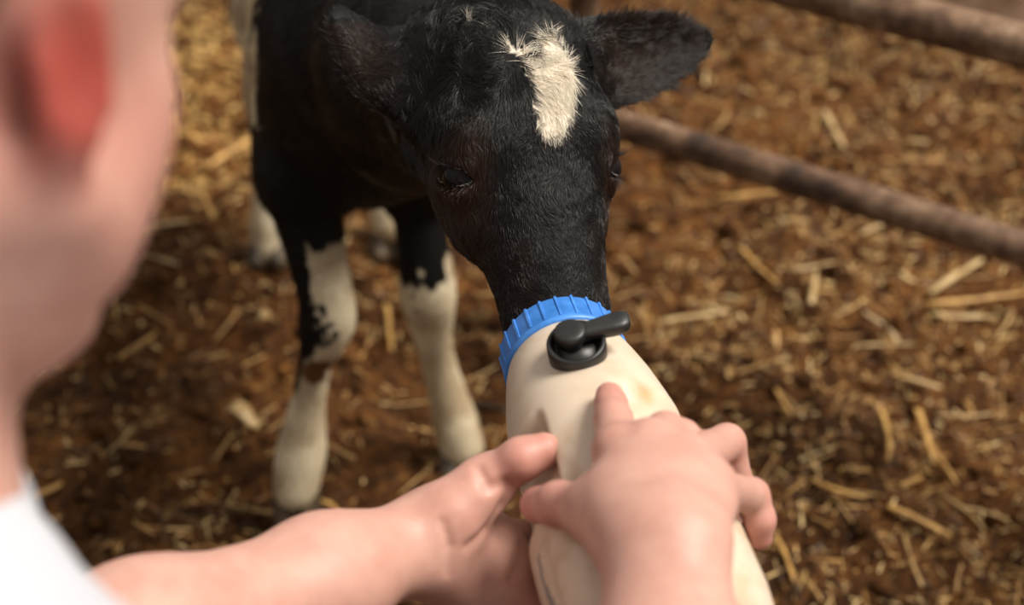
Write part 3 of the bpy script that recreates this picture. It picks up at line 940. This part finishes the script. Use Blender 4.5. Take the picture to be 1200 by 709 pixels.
H0 = at_y(375, 268, FHL[1])[2]; H1 = at_y(490, 302, FHR[1])[2]
def calf_color(P):
    c = np.tile(BLACK, (len(P), 1))
    L = to_head(P)
    j1 = (vnoise(P, .012) - .5); j2 = (vnoise(P + 3.1, .005) - .5)
    inhead = (L[:, 1] > -.2) & (L[:, 1] < .16) & (np.abs(L[:, 0]) < .2) & (L[:, 2] > -.17) & (L[:, 2] < .05)
    # brown tint on the cheeks, muzzle sides and ears
    br = sstep(.035, .062, np.abs(L[:, 0])) * sstep(-.17, -.05, L[:, 1]) * (1 - sstep(.0, .05, L[:, 1])) * inhead
    br = np.maximum(br, .20 * sstep(-.03, -.08, L[:, 1]) * sstep(.016, .034, np.abs(L[:, 0])) * inhead)
    br = np.maximum(br, .38 * sstep(.068, .10, np.abs(L[:, 0])) * inhead)
    br = br * (.55 + .7 * vnoise(P + 1.7, .03))
    c = c + (BROWN - c) * np.clip(br, 0, 1)[:, None]
    bl = inhead & (L[:, 2] > -.05) & poly_in(L[:, 0] + j1 * .006 + j2 * .006, L[:, 1] + j1 * .006 + j2 * .004, BLAZE)
    c[bl] = WHITE
    fl = inhead & (L[:, 2] > -.06) & (np.abs(L[:, 1] - .108) < .008) & (np.abs(L[:, 0] + .034) < .016) & (vnoise(P + 9, .004) > .78)
    c[fl] = (.45, .40, .33)
    # legs
    h = P[:, 2]; body = ~inhead
    jj = (vnoise(P + 6, .03) - .5) * .10 + (vnoise(P + 6, .009) - .5) * .03
    dirt = sstep(.45, .75, vnoise(P + 12, .035)) * .5 + sstep(.16, .03, h) * .25
    sock = SOCK * (1 - dirt[:, None]) + np.array((.28, .17, .075)) * dirt[:, None]
    d0 = np.hypot(P[:, 0] - LEGS[0][0][0], P[:, 1] - LEGS[0][0][1]); d1 = np.hypot(P[:, 0] - LEGS[1][0][0], P[:, 1] - LEGS[1][0][1])
    front = body & (h < .47) & (P[:, 1] < (sh[1] + .16))
    near = front & (d0 < d1); far = front & (d0 >= d1)
    zs = np.array([p[2] for p in LEGS[0][1]][::-1]); xs = np.array([p[0] for p in LEGS[0][1]][::-1])
    lx = P[:, 0] - np.interp(h, zs, xs)
    w0 = near & ((h + jj < .225) | ((lx + jj * .12 > -.008 + .05 * (h - .30)) & (h + jj * .5 < H0)))
    w0 &= ~((lx < -.014) & (h > .205) & (h + jj * .4 > .16))
    c[w0] = sock[w0]
    sp = near & (np.hypot((lx + .002) / .020, (h - .318) / .028) + (vnoise(P + 4, .012) - .5) * 1.4 < .80) & (vnoise(P + 8, .0055) > .38)
    c[sp] = BLACK * 1.6
    sc = near & (np.hypot((lx - .0) / .026, (h - .243) / .020) + (vnoise(P + 5, .014) - .5) * 1.2 < .85)
    c[sc] = (.15, .066, .026)
    zs = np.array([p[2] for p in LEGS[1][1]][::-1]); xs = np.array([p[0] for p in LEGS[1][1]][::-1])
    lx = P[:, 0] - np.interp(h, zs, xs)
    w1 = far & (h + (vnoise(P + 6, .011) - .5) * .05 + (vnoise(P + 3, .03) - .5) * .03 - lx * .6 < H1)
    c[w1] = sock[w1]
    sp = w1 & (h > .27) & (h < .35) & (vnoise(P + 2, .014) > .70)
    c[sp] = BLACK * 2
    hind = body & (P[:, 1] > sh[1] + .25) & (h < .62)
    zs = np.array([p[2] for p in LEGS[2][1]][::-1]); xs = np.array([p[0] for p in LEGS[2][1]][::-1])
    lx = P[:, 0] - np.interp(h, zs, xs)
    wh = hind & ((h + jj < .27) | ((lx < .004 + jj * .3) & (P[:, 0] < hp[0])))
    c[wh] = sock[wh]
    q_ = P - S0; al = q_ @ fw; sd_ = nrm(np.cross(fw, (0, 0, 1)))
    latr = q_ @ sd_
    flank = body & (al + jj * .8 > -.03 + .9 * np.clip(.55 - h, 0, 1)) & (latr + jj * .30 < -.074) & (h > .40)
    c[flank] = sock[flank]
    belly = body & (P[:, 1] > sh[1] + .12) & (P[:, 1] < hp[1] - .1) & (h + jj < .43)
    c[belly] = SOCK
    return c

calf = empty('calf', sh, 'black calf with white blaze and white socks drinking from the bottle', 'calf')
calf_me = new_mesh('body', V, Q, True, calf_color(V))
calf_body = obj('body', calf_me, M_COAT, calf)
for c, out, along, perp, s in EYES:
    bm = bmesh.new(); bmesh.ops.create_uvsphere(bm, u_segments=32, v_segments=20, radius=.0168)
    for f in bm.faces: f.smooth = True
    for v in bm.verts:       # cornea bulge
        q = np.array(v.co); k = max(0, (q @ out) / .0158 - .75) / .25
        v.co = Vector(tuple(q + out * .0016 * k))
    me = bpy.data.meshes.new('eye'); bm.to_mesh(me); bm.free()
    me.transform(Matrix.Translation(Vector(tuple(c + out * .0045))))
    obj('eye', me, M_EYE, calf)
# hooves: two claws each
for hoof, P in LEGS:
    hf = Field()
    g0 = gpt(hoof[0], hoof[1])[2]
    b0 = P[-1]
    for s in (-1, 1):
        hf.add(p_ecap(np.array([b0[0] + s * .013, b0[1] + .004, max(b0[2] - .012, g0 + .03)]), np.array([b0[0] + s * .0155, b0[1] - .014, g0 + .006]), (.0150, .025), (.0165, .032), X_), .003)
    hf.add(p_ell((b0[0], b0[1], g0 - .045), (.2, .2, .045)), .004, 's')
    hv, hq = mesh_field(hf, 0.003)
    obj('hoof', new_mesh('hoof', hv, hq), M_HOOF, calf)

# fur
def add_fur(V, Q, n):
    P0, P1, P2, P3 = (V[Q[:, k]] for k in range(4))
    nn = np.cross(P2 - P0, P3 - P1); ar = np.linalg.norm(nn, axis=1); nn /= np.maximum(ar, 1e-12)[:, None]
    cen = (P0 + P1 + P2 + P3) / 4
    L = to_head(cen)
    inhead = (L[:, 1] > -.2) & (L[:, 1] < .17) & (np.abs(L[:, 0]) < .2) & (L[:, 2] > -.19)
    vis = ((C_ - cen) / np.linalg.norm(C_ - cen, axis=1)[:, None] * nn).sum(1)
    w = ar * np.where(inhead, 4.0, 1.0) * np.where(vis > -.35, 1, .12) * np.where(cen[:, 1] > 2.1, .3, 1)
    w *= np.where(inhead & (np.linalg.norm(cen - HO, axis=1) < .3), 1.3, 1)
    fi = RNG.choice(len(Q), n, p=w / w.sum())
    a, b_ = RNG.random((2, n, 1))
    root = P0[fi] * (1 - a) * (1 - b_) + P1[fi] * a * (1 - b_) + P2[fi] * a * b_ + P3[fi] * (1 - a) * b_
    nv = nn[fi]; Lh = to_head(root); ih = inhead[fi]
    flow = np.tile(np.array([0, .55, -.8]), (n, 1))
    hh = root[:, 2]
    flow[hh < .42] = (0, .08, -1)
    fx = np.stack([Lh[:, 0] * 6, -np.ones(n), np.zeros(n)], 1)
    up = sstep(.055, .085, Lh[:, 1])
    fx[:, 1] = -1 + 1.6 * up
    hf_ = fx @ HW.T
    flow[ih] = hf_[ih]
    length = np.where(ih, .0085 + .007 * sstep(.02, .10, Lh[:, 1]), .015)
    length = np.where(ih & (Lh[:, 1] < -.05), .0055, length)
    length = np.where(~ih & (hh < .42), .008, length)
    ear = np.zeros(n, bool)
    for rt, tp, ax, wid, fd, c, LL in EARS:
        q = root - rt; t = q @ ax
        e = (t > .012) & (t < LL * 1.15) & (np.abs(q @ wid) < .045) & (np.abs(q @ fd) < .03)
        ear |= e
        sgn = (q @ wid)[:, None]
        flow[e] = (ax + np.sign(sgn) * wid * np.clip(np.abs(sgn) / .03, 0, 1.2) * 1.0 + 0 * nv)[e]
        inner = ((nv @ fd) > .3) & (np.abs(q @ wid) > .008)
        length = np.where(e, np.where(inner, .012, .007), length)
    flow = flow + (np.stack([vnoise(root + 1, .018), vnoise(root + 7, .018), vnoise(root + 13, .018)], 1) - .5) * np.where(ih, 2.0, .9)[:, None] + (np.stack([vnoise(root + 21, .0065), vnoise(root + 27, .0065), vnoise(root + 33, .0065)], 1) - .5) * np.where(ih, 1.7, 1.1)[:, None] + RNG.normal(0, .12, (n, 3))
    flow -= nv * (flow * nv).sum(1)[:, None]
    flow /= np.maximum(np.linalg.norm(flow, axis=1), 1e-6)[:, None]
    length = length * RNG.uniform(.55, 1.2, n)
    lift = np.where(ear, .40, .34) * RNG.uniform(.5, 1.5, n)
    pts = np.empty((n, 4, 3)); 
    for k, t in enumerate((0, .33, .66, 1.0)):
        pts[:, k] = root - nv * .0006 + (flow * t + nv * (lift * (t - .55 * t * t))[:, None]) * length[:, None]
    cols = calf_color(root)
    cols = cols * RNG.uniform(.75, 1.25, (n, 1))
    wht = cols[:, 0] > .3
    cols[wht] = np.minimum(cols[wht], .85)
    cur = bpy.data.hair_curves.new('fur')
    # eyelashes
    lash, lc = [], []
    for c, out, along, perp, s in EYES:
        upv = perp if perp @ HW[:, 1] > 0 else -perp
        for k in range(34):
            u = random.uniform(-1, 1)
            r0 = c + out * (.0165 + .002 * (1 - u * u)) + along * .0145 * u + upv * (.0065 * math.sqrt(max(0, 1 - u * u)) + .0015)
            d = nrm(out * 1.0 + upv * random.uniform(-.25, .35) + along * (u * .5 + random.uniform(-.2, .2)))
            LL = random.uniform(.009, .016)
            lash.append([r0, r0 + d * LL * .33 - upv * .0006, r0 + d * LL * .66 - upv * .0002, r0 + d * LL + upv * .0012])
            lc.append((.025, .022, .020) if k % 5 else (.10, .09, .08))
        for k in range(26):
            u = -0.95 + 1.9 * k / 25; v_ = math.sqrt(max(0, 1 - u * u))
            r0 = c + out * (.0148 + .0035 * v_) + along * .0165 * u - upv * (.0070 * v_)
            d = nrm(along * .8 + out * random.uniform(.1, .6) - upv * random.uniform(-.1, .3)) * random.uniform(.003, .006)
            lash.append([r0, r0 + d * .33, r0 + d * .66, r0 + d]); lc.append((.42, .38, .34))
    pts = np.concatenate([pts, np.array(lash)]); cols = np.concatenate([cols, np.array(lc)])
    m = len(pts)
    cur.add_curves([4] * m)
    cur.position_data.foreach_set('vector', pts.reshape(-1).astype(np.float32))
    rad = cur.attributes.new('radius', 'FLOAT', 'POINT') if 'radius' not in cur.attributes else cur.attributes['radius']
    rr = np.tile(np.array([.00016, .00014, .00010, .00003]), m)
    rad.data.foreach_set('value', rr.astype(np.float32))
    ca = cur.attributes.new('Col', 'FLOAT_COLOR', 'CURVE')
    c4 = np.ones((m, 4), np.float32); c4[:, :3] = cols
    ca.data.foreach_set('color', c4.ravel())
    cur.materials.append(M_FUR)
    o = bpy.data.objects.new('fur', cur); COL.objects.link(o)
    o.parent = calf; o.matrix_parent_inverse = Matrix.Translation(-calf.location)
    o['kind'] = 'stuff'
    return o
FUR_N = 230000
add_fur(V, Q, FUR_N)

# ------------------------------------------------------------------ person
yaw_p, pit_p, rol_p = math.radians(30), math.radians(28), math.radians(0)
pf = np.array([math.sin(yaw_p) * math.cos(pit_p), math.cos(yaw_p) * math.cos(pit_p), -math.sin(pit_p)])
prt = nrm(np.cross(pf, (0, 0, 1))); pup = np.cross(prt, pf)
PM = np.stack([prt, pf, pup], 1)
EAR = np.array(at(90, 84, .53))
PO = EAR - PM @ np.array([.079, -.004, 0])
def ph(x, y, z): return PO + PM @ np.array([x, y, z], float)
def Rl(rx=0, ry=0, rz=0): return PM @ rot('z', rz) @ rot('y', ry) @ rot('x', rx)

SKIN = np.array((0.60, 0.345, 0.280)); PINK = np.array((0.56, 0.205, 0.165))
head_f = Field()
head_f.add(p_ell(ph(0, -.018, .045), (.076, .096, .084), PM))
head_f.add(p_ell(ph(0, .040, -.010), (.064, .055, .085), PM), .03)
for s in (-1, 1):
    head_f.add(p_ecap(ph(s * .056, .004, -.045), ph(s * .016, .074, -.098), (.018, .030), (.022, .022), pup), .03)
    head_f.add(p_ell(ph(s * .044, .058, -.022), (.022, .022, .026), PM), .02)          # cheekbone
    head_f.add(p_ell(ph(s * .046, .036, -.055), (.022, .034, .030), PM), .025)         # cheek
    head_f.add(p_ell(ph(s * .031, .094, .016), (.015, .012, .012), PM), .012, 's')      # eye socket
    head_f.add(p_cap(ph(s * .014, .090, .032), ph(s * .045, .078, .032), .010, .008), .012)
head_f.add(p_ell(ph(0, .080, -.105), (.024, .020, .018), PM), .02)
head_f.chain([ph(0, .094, .022), ph(0, .112, -.018)], [.009, .012], .012)
for s in (-1, 1): head_f.add(p_ell(ph(s * .012, .102, -.024), (.008, .010, .008), PM), .008)
head_f.add(p_ell(ph(0, .091, -.052), (.024, .012, .007), PM), .006)
head_f.add(p_ell(ph(0, .089, -.066), (.021, .012, .008), PM), .006)
head_f.add(p_ell(ph(0, .103, -.059), (.022, .010, .0018), PM), .003, 's')
# ears
for s in (-1, 1):
    R = Rl(rx=14, rz=-s * 24)
    c = ph(s * .080, -.008, .002)
    head_f.add(p_ell(c, (.0085, .0150, .034), R), .006)
    head_f.add(p_ell(c + R @ np.array([s * .007, .002, .003]), (.0065, .0125, .022), R), .004, 's')
    head_f.add(p_ell(ph(s * .077, .000, -.030), (.0065, .009, .012), R), .006)

# torso joints
NECK0 = ph(0, -.028, -.045)
NB = PO + np.array([-.048, -.050, -.180])
SHR = np.array([-.02, .23, .945]); SHL = np.array([-.41, .40, .965])
CH = (SHR + SHL) / 2
HIP = np.array([-.23, -.10, .50])
ELR = np.array([.085, .44, .715]); WRR = None
ELL = np.array(at(-15, 826, .84))
side = nrm(SHR - SHL)
body_f = head_f
body_f.echain([NECK0, NB, CH + np.array([0, 0, .02])], [(.056, .058), (.060, .064), (.10, .075)], side, .03)
tor = Field()
tor.echain([CH + np.array([0, .0, -.03]), CH * .6 + HIP * .4 + np.array([0, .02, 0]), HIP + np.array([0, 0, .08]), HIP], [(.165, .095), (.155, .100), (.140, .100), (.155, .115)], side, .05)
for S in (SHL, SHR): tor.add(p_cap(NB * .5 + S * .5 + np.array([0, 0, -.02]), S, .055, .060), .05)
up_arm = Field()
up_arm.chain([SHR, ELR], [.055, .042], .03)
arm_l_up = Field(); arm_l_up.chain([SHL, ELL], [.055, .042], .03)
body_f.add(tor, .04); body_f.add(up_arm, .03); body_f.add(arm_l_up, .03)
KNL = np.array([-.36, .17, .06]); KNR = np.array([-.10, .12, .06])
FTL = np.array([-.36, -.33, .06]); FTR = np.array([-.12, -.38, .06])
legs_f = Field()
hl = HIP + side * -.09; hr = HIP + side * .09
for h_, k_, f_ in ((hl, KNL, FTL), (hr, KNR, FTR)):
    legs_f.chain([h_, h_ * .5 + k_ * .5 + np.array([0, .02, 0]), k_, k_ * .6 + f_ * .4 + np.array([0, 0, .015]), f_], [.095, .078, .056, .056, .042], .03)
body_f.add(legs_f, .03)

# --- hands
def finger(f, pts, rad, k=.004):
    g = Field(); g.chain(pts, rad, k)
    f.add(g, 0)

# right hand (over the bottle)
W_R = on_bottle(776, 645, .036)
R_mcp = [on_bottle(724, 528, .024), on_bottle(766, 522, .028), on_bottle(803, 540, .028), on_bottle(829, 572, .026)]
idx = [R_mcp[0], on_bottle(719, 492, .0125), on_bottle(716, 474, .0088), on_bottle(714, 464, .0070)]
mid = [R_mcp[1], on_bottle(779, 506, .0145), on_bottle(800, 512, .0110), bp(.124, 108, .0090)]
rng_ = [R_mcp[2], bp(.162, 75, .0155), bp(.168, 98, .0115), bp(.170, 120, .0090)]
pky = [R_mcp[3], bp(.200, 83, .0130), bp(.209, 92, .0120), bp(.212, 101, .0100)]
thb = [on_bottle(732, 622, .022), on_bottle(692, 596, .017), on_bottle(656, 591, .0115), on_bottle(631, 592, .0080)]
def build_hand(wr, elbow, mcp, fingers, thumb, frad, dors, wr_r):
    f = Field()
    palm = Field()
    el = np.asarray(elbow)
    wd = nrm(mcp[1] - wr)
    u, v, w = frame_from(wr - el, mcp[3] - mcp[0])
    f.echain([el, el * .68 + wr * .32, el * .25 + wr * .75, wr], [(.042, .042), (.041, .039), (.032, .029), wr_r], mcp[3] - mcp[0], .03)
    for i, m in enumerate(mcp):
        base = wr + (m - wr) * .12 + (mcp[3] - mcp[0]) * (i - 1.5) * .10
        palm.add(p_cap(base, m, .0155, .0125), .022)
    palm.add(p_ell((wr * .42 + (mcp[1] + mcp[2]) * .29) - dors * .004, (.036, .030, .014), np.stack(frame_from(dors, wd)[1:2] + frame_from(dors, wd)[0:1] + frame_from(dors, wd)[2:3], 1)), .02)
    f.add(palm, .025)
    fl = Field()
    for pts, r in zip(fingers, frad):
        finger(fl, pts, r)
    f.add(fl, .010)
    th = Field(); th.chain(thumb, [.0190, .0150, .0128, .0112], .006)
    th.add(p_ecap(wr * .8 + thumb[0] * .2, thumb[0] * .35 + thumb[1] * .65, (.016, .016), (.016, .015), dors), .014)
    f.add(th, .016)
    return f
FR = [[.0130, .0112, .0098, .0088], [.0132, .0118, .0102, .0088], [.0130, .0116, .0100, .0086], [.0120, .0108, .0094, .0080]]
hand_r = build_hand(W_R, ELR, R_mcp, [idx, mid, rng_, pky], thb, FR, nrm(BU * .8 + BR * .35), (.031, .024))

# left hand (palm under the bottle, thumb on top)
W_L = np.array(at(492, 634, 1.045))
L_mcp = [bp(.128, -112, .020), bp(.150, -116, .021), bp(.174, -116, .020), bp(.196, -112, .018)]
l_idx = [L_mcp[0], bp(.112, -140, .014), bp(.108, -165, .011), bp(.108, -185, .009)]
l_mid = [L_mcp[1], bp(.138, -146, .014), bp(.134, -174, .011), bp(.134, -196, .009)]
l_rng = [L_mcp[2], bp(.166, -146, .014), bp(.162, -172, .011), bp(.162, -192, .009)]
l_pky = [L_mcp[3], bp(.194, -136, .013), bp(.194, -156, .010), bp(.192, -172, .008)]
l_thb = [np.array(at(532, 602, 1.035)), np.array(at(574, 562, 1.045)), on_bottle(611, 538, .0100), on_bottle(637, 528, .0005)]
hand_l = build_hand(W_L, ELL, L_mcp, [l_idx, l_mid, l_rng, l_pky], l_thb, FR, nrm(F_ * .8 - U_ * .5), (.024, .029))

def on_field(f, px, py, s0, off=0.0):
    d = nrm(ray(px, py)); s_ = s0
    for _ in range(120):
        e = float(f((C_ + d * s_)[None], .3)[0])
        if e < 4e-4: break
        s_ += e * .7
    return C_ + d * (s_ + off)
for path, r in (([(600, 566), (588, 594), (570, 622), (548, 642)], .0016), ([(519, 612), (527, 640), (525, 672)], .0006), ([(615, 600), (611, 640), (600, 676)], .0020), ([(560, 548), (572, 572), (592, 566)], .0014)):
    pts_ = [on_field(hand_l, x, y, .93) for x, y in path]
    for a, b_ in zip(pts_, pts_[1:]):
        if np.linalg.norm(a - b_) < .06: hand_l.add(p_cap(a, b_, r, r), .005, 's')
def skin_cols(P, pinks):
    c = np.tile(SKIN, (len(P), 1))
    w = np.zeros(len(P))
    for q, r, a in pinks:
        w = np.maximum(w, a * np.exp(-((P - q) ** 2).sum(1) / r ** 2))
    w = np.clip(w + .25 * (vnoise(P, .03) - .5), 0, 1.5)
    return np.clip(c + (PINK - c) * w[:, None], .02, 1)
pinks_r = [(p, .014, .55) for fg in (idx, mid, rng_, pky) for p in fg[1:]] + [(p, .013, .4) for p in R_mcp] + [(thb[3], .02, .8), (thb[2], .02, .6)]
pinks_l = [(p, .016, .6) for p in l_thb[2:]] + [(p, .020, .45) for p in L_mcp] + [(l_thb[0], .02, .2)]
pinks_h = [(ph(.086, -.010, .0), .027, 1.6), (ph(.06, .05, -.03), .04, .35)]
parts = []
body_me = mesh_field(body_f, .005, smooth=2)
hc = skin_cols(body_me[0], pinks_h)
ear_glow = np.clip(1.25 * np.exp(-((((body_me[0] - ph(.088, -.010, .0)) @ PM) / np.array([.016, .022, .032])) ** 2).sum(1)), 0, 1)[:, None]  # backlit red glow of the shaded ear, put into the skin colour
parts.append((body_me[0], body_me[1], hc + (np.array((.40, .075, .055)) - hc) * ear_glow))
for hf, pk in ((hand_r, pinks_r), (hand_l, pinks_l)):
    hv, hq = mesh_field(hf, .0019, smooth=2)
    parts.append((hv, hq, skin_cols(hv, pk)))
off = 0; VV, QQ, CC = [], [], []
for v_, q_, c_ in parts:
    VV.append(v_); QQ.append(q_ + off); CC.append(c_); off += len(v_)
person = empty('person', (HIP[0], HIP[1], 0), 'person in a white shirt seen from behind holding the bottle with both hands', 'person')
obj('body', new_mesh('body', np.concatenate(VV), np.concatenate(QQ), True, np.concatenate(CC)), M_SKIN, person)
# shirt
class Off:
    def __init__(s, f, o): s.f, s.o = f, o; s.lo = f.lo - o; s.hi = f.hi + o
    def fn(s, P): return s.f(P, .05) - s.o
sf = Field()
sf.add(Off(tor, .012))
sl = Field(); sl.chain([SHR, SHR * .45 + ELR * .55], [.066, .068], .03); sf.add(sl, .04)
sl = Field(); sl.chain([SHL, SHL * .45 + ELL * .55], [.066, .068], .03); sf.add(sl, .04)
sf.add(p_ecap(NB + np.array([0, 0, -.02]), CH + np.array([0, .02, .01]), (.072, .075), (.13, .085), side), .04)
sf.add(p_ell(NB + np.array([0, 0.01, .050]), (.075, .075, .05)), .01, 's')
sv, sq = mesh_field(sf, .005, smooth=2)
w_ = (vnoise(sv, .06) - .5) * .010 + (vnoise(sv + 3, .025) - .5) * .004
obj('shirt', new_mesh('shirt', sv + w_[:, None] * np.array([0, .3, 1]), sq), M_SHIRT, person)
tf_ = Field(); tf_.add(Off(legs_f, .012))
tf_.add(p_ecap(HIP + np.array([0, 0, .07]), HIP, (.162, .118), (.168, .128), side), .04)
tv_, tq_ = mesh_field(tf_, .008, smooth=2)
tv_ = tv_ + ((vnoise(tv_, .08) - .5) * .012)[:, None] * np.array([.4, .3, .3])
obj('trousers', new_mesh('trousers', tv_, tq_), M_JEANS, person)
for f_ in (FTL, FTR):
    bf = Field()
    bf.chain([f_ + np.array([0, .06, .0]), f_, f_ + np.array([0, -.07, .0])], [.060, .054, .050], .02)
    bf.add(p_ecap(f_ + np.array([0, -.06, .02]), f_ + np.array([0, -.11, -.05 + .03]), (.046, .045), (.046, .04), X_), .03)
    bv_, bq_ = mesh_field(bf, .007)
    obj('boot', new_mesh('boot', bv_, bq_), M_BOOT, person)
# hair cap, cropped, above the ears
hf = Field()
hf.add(p_ell(ph(0, -.020, .050), (.081, .101, .088), PM))
hf.add(p_ell(ph(0, .060, -.015), (.11, .085, .075), PM), .012, 's')
hf.add(p_ell(ph(0, -.03, -.075), (.12, .13, .085), PM), .012, 's')
for s in (-1, 1): hf.add(p_ell(ph(s * .085, -.005, .0), (.025, .036, .048), PM), .008, 's')
hv, hq = mesh_field(hf, .004)
obj('hair', new_mesh('hair', hv, hq), M_HAIR, person)
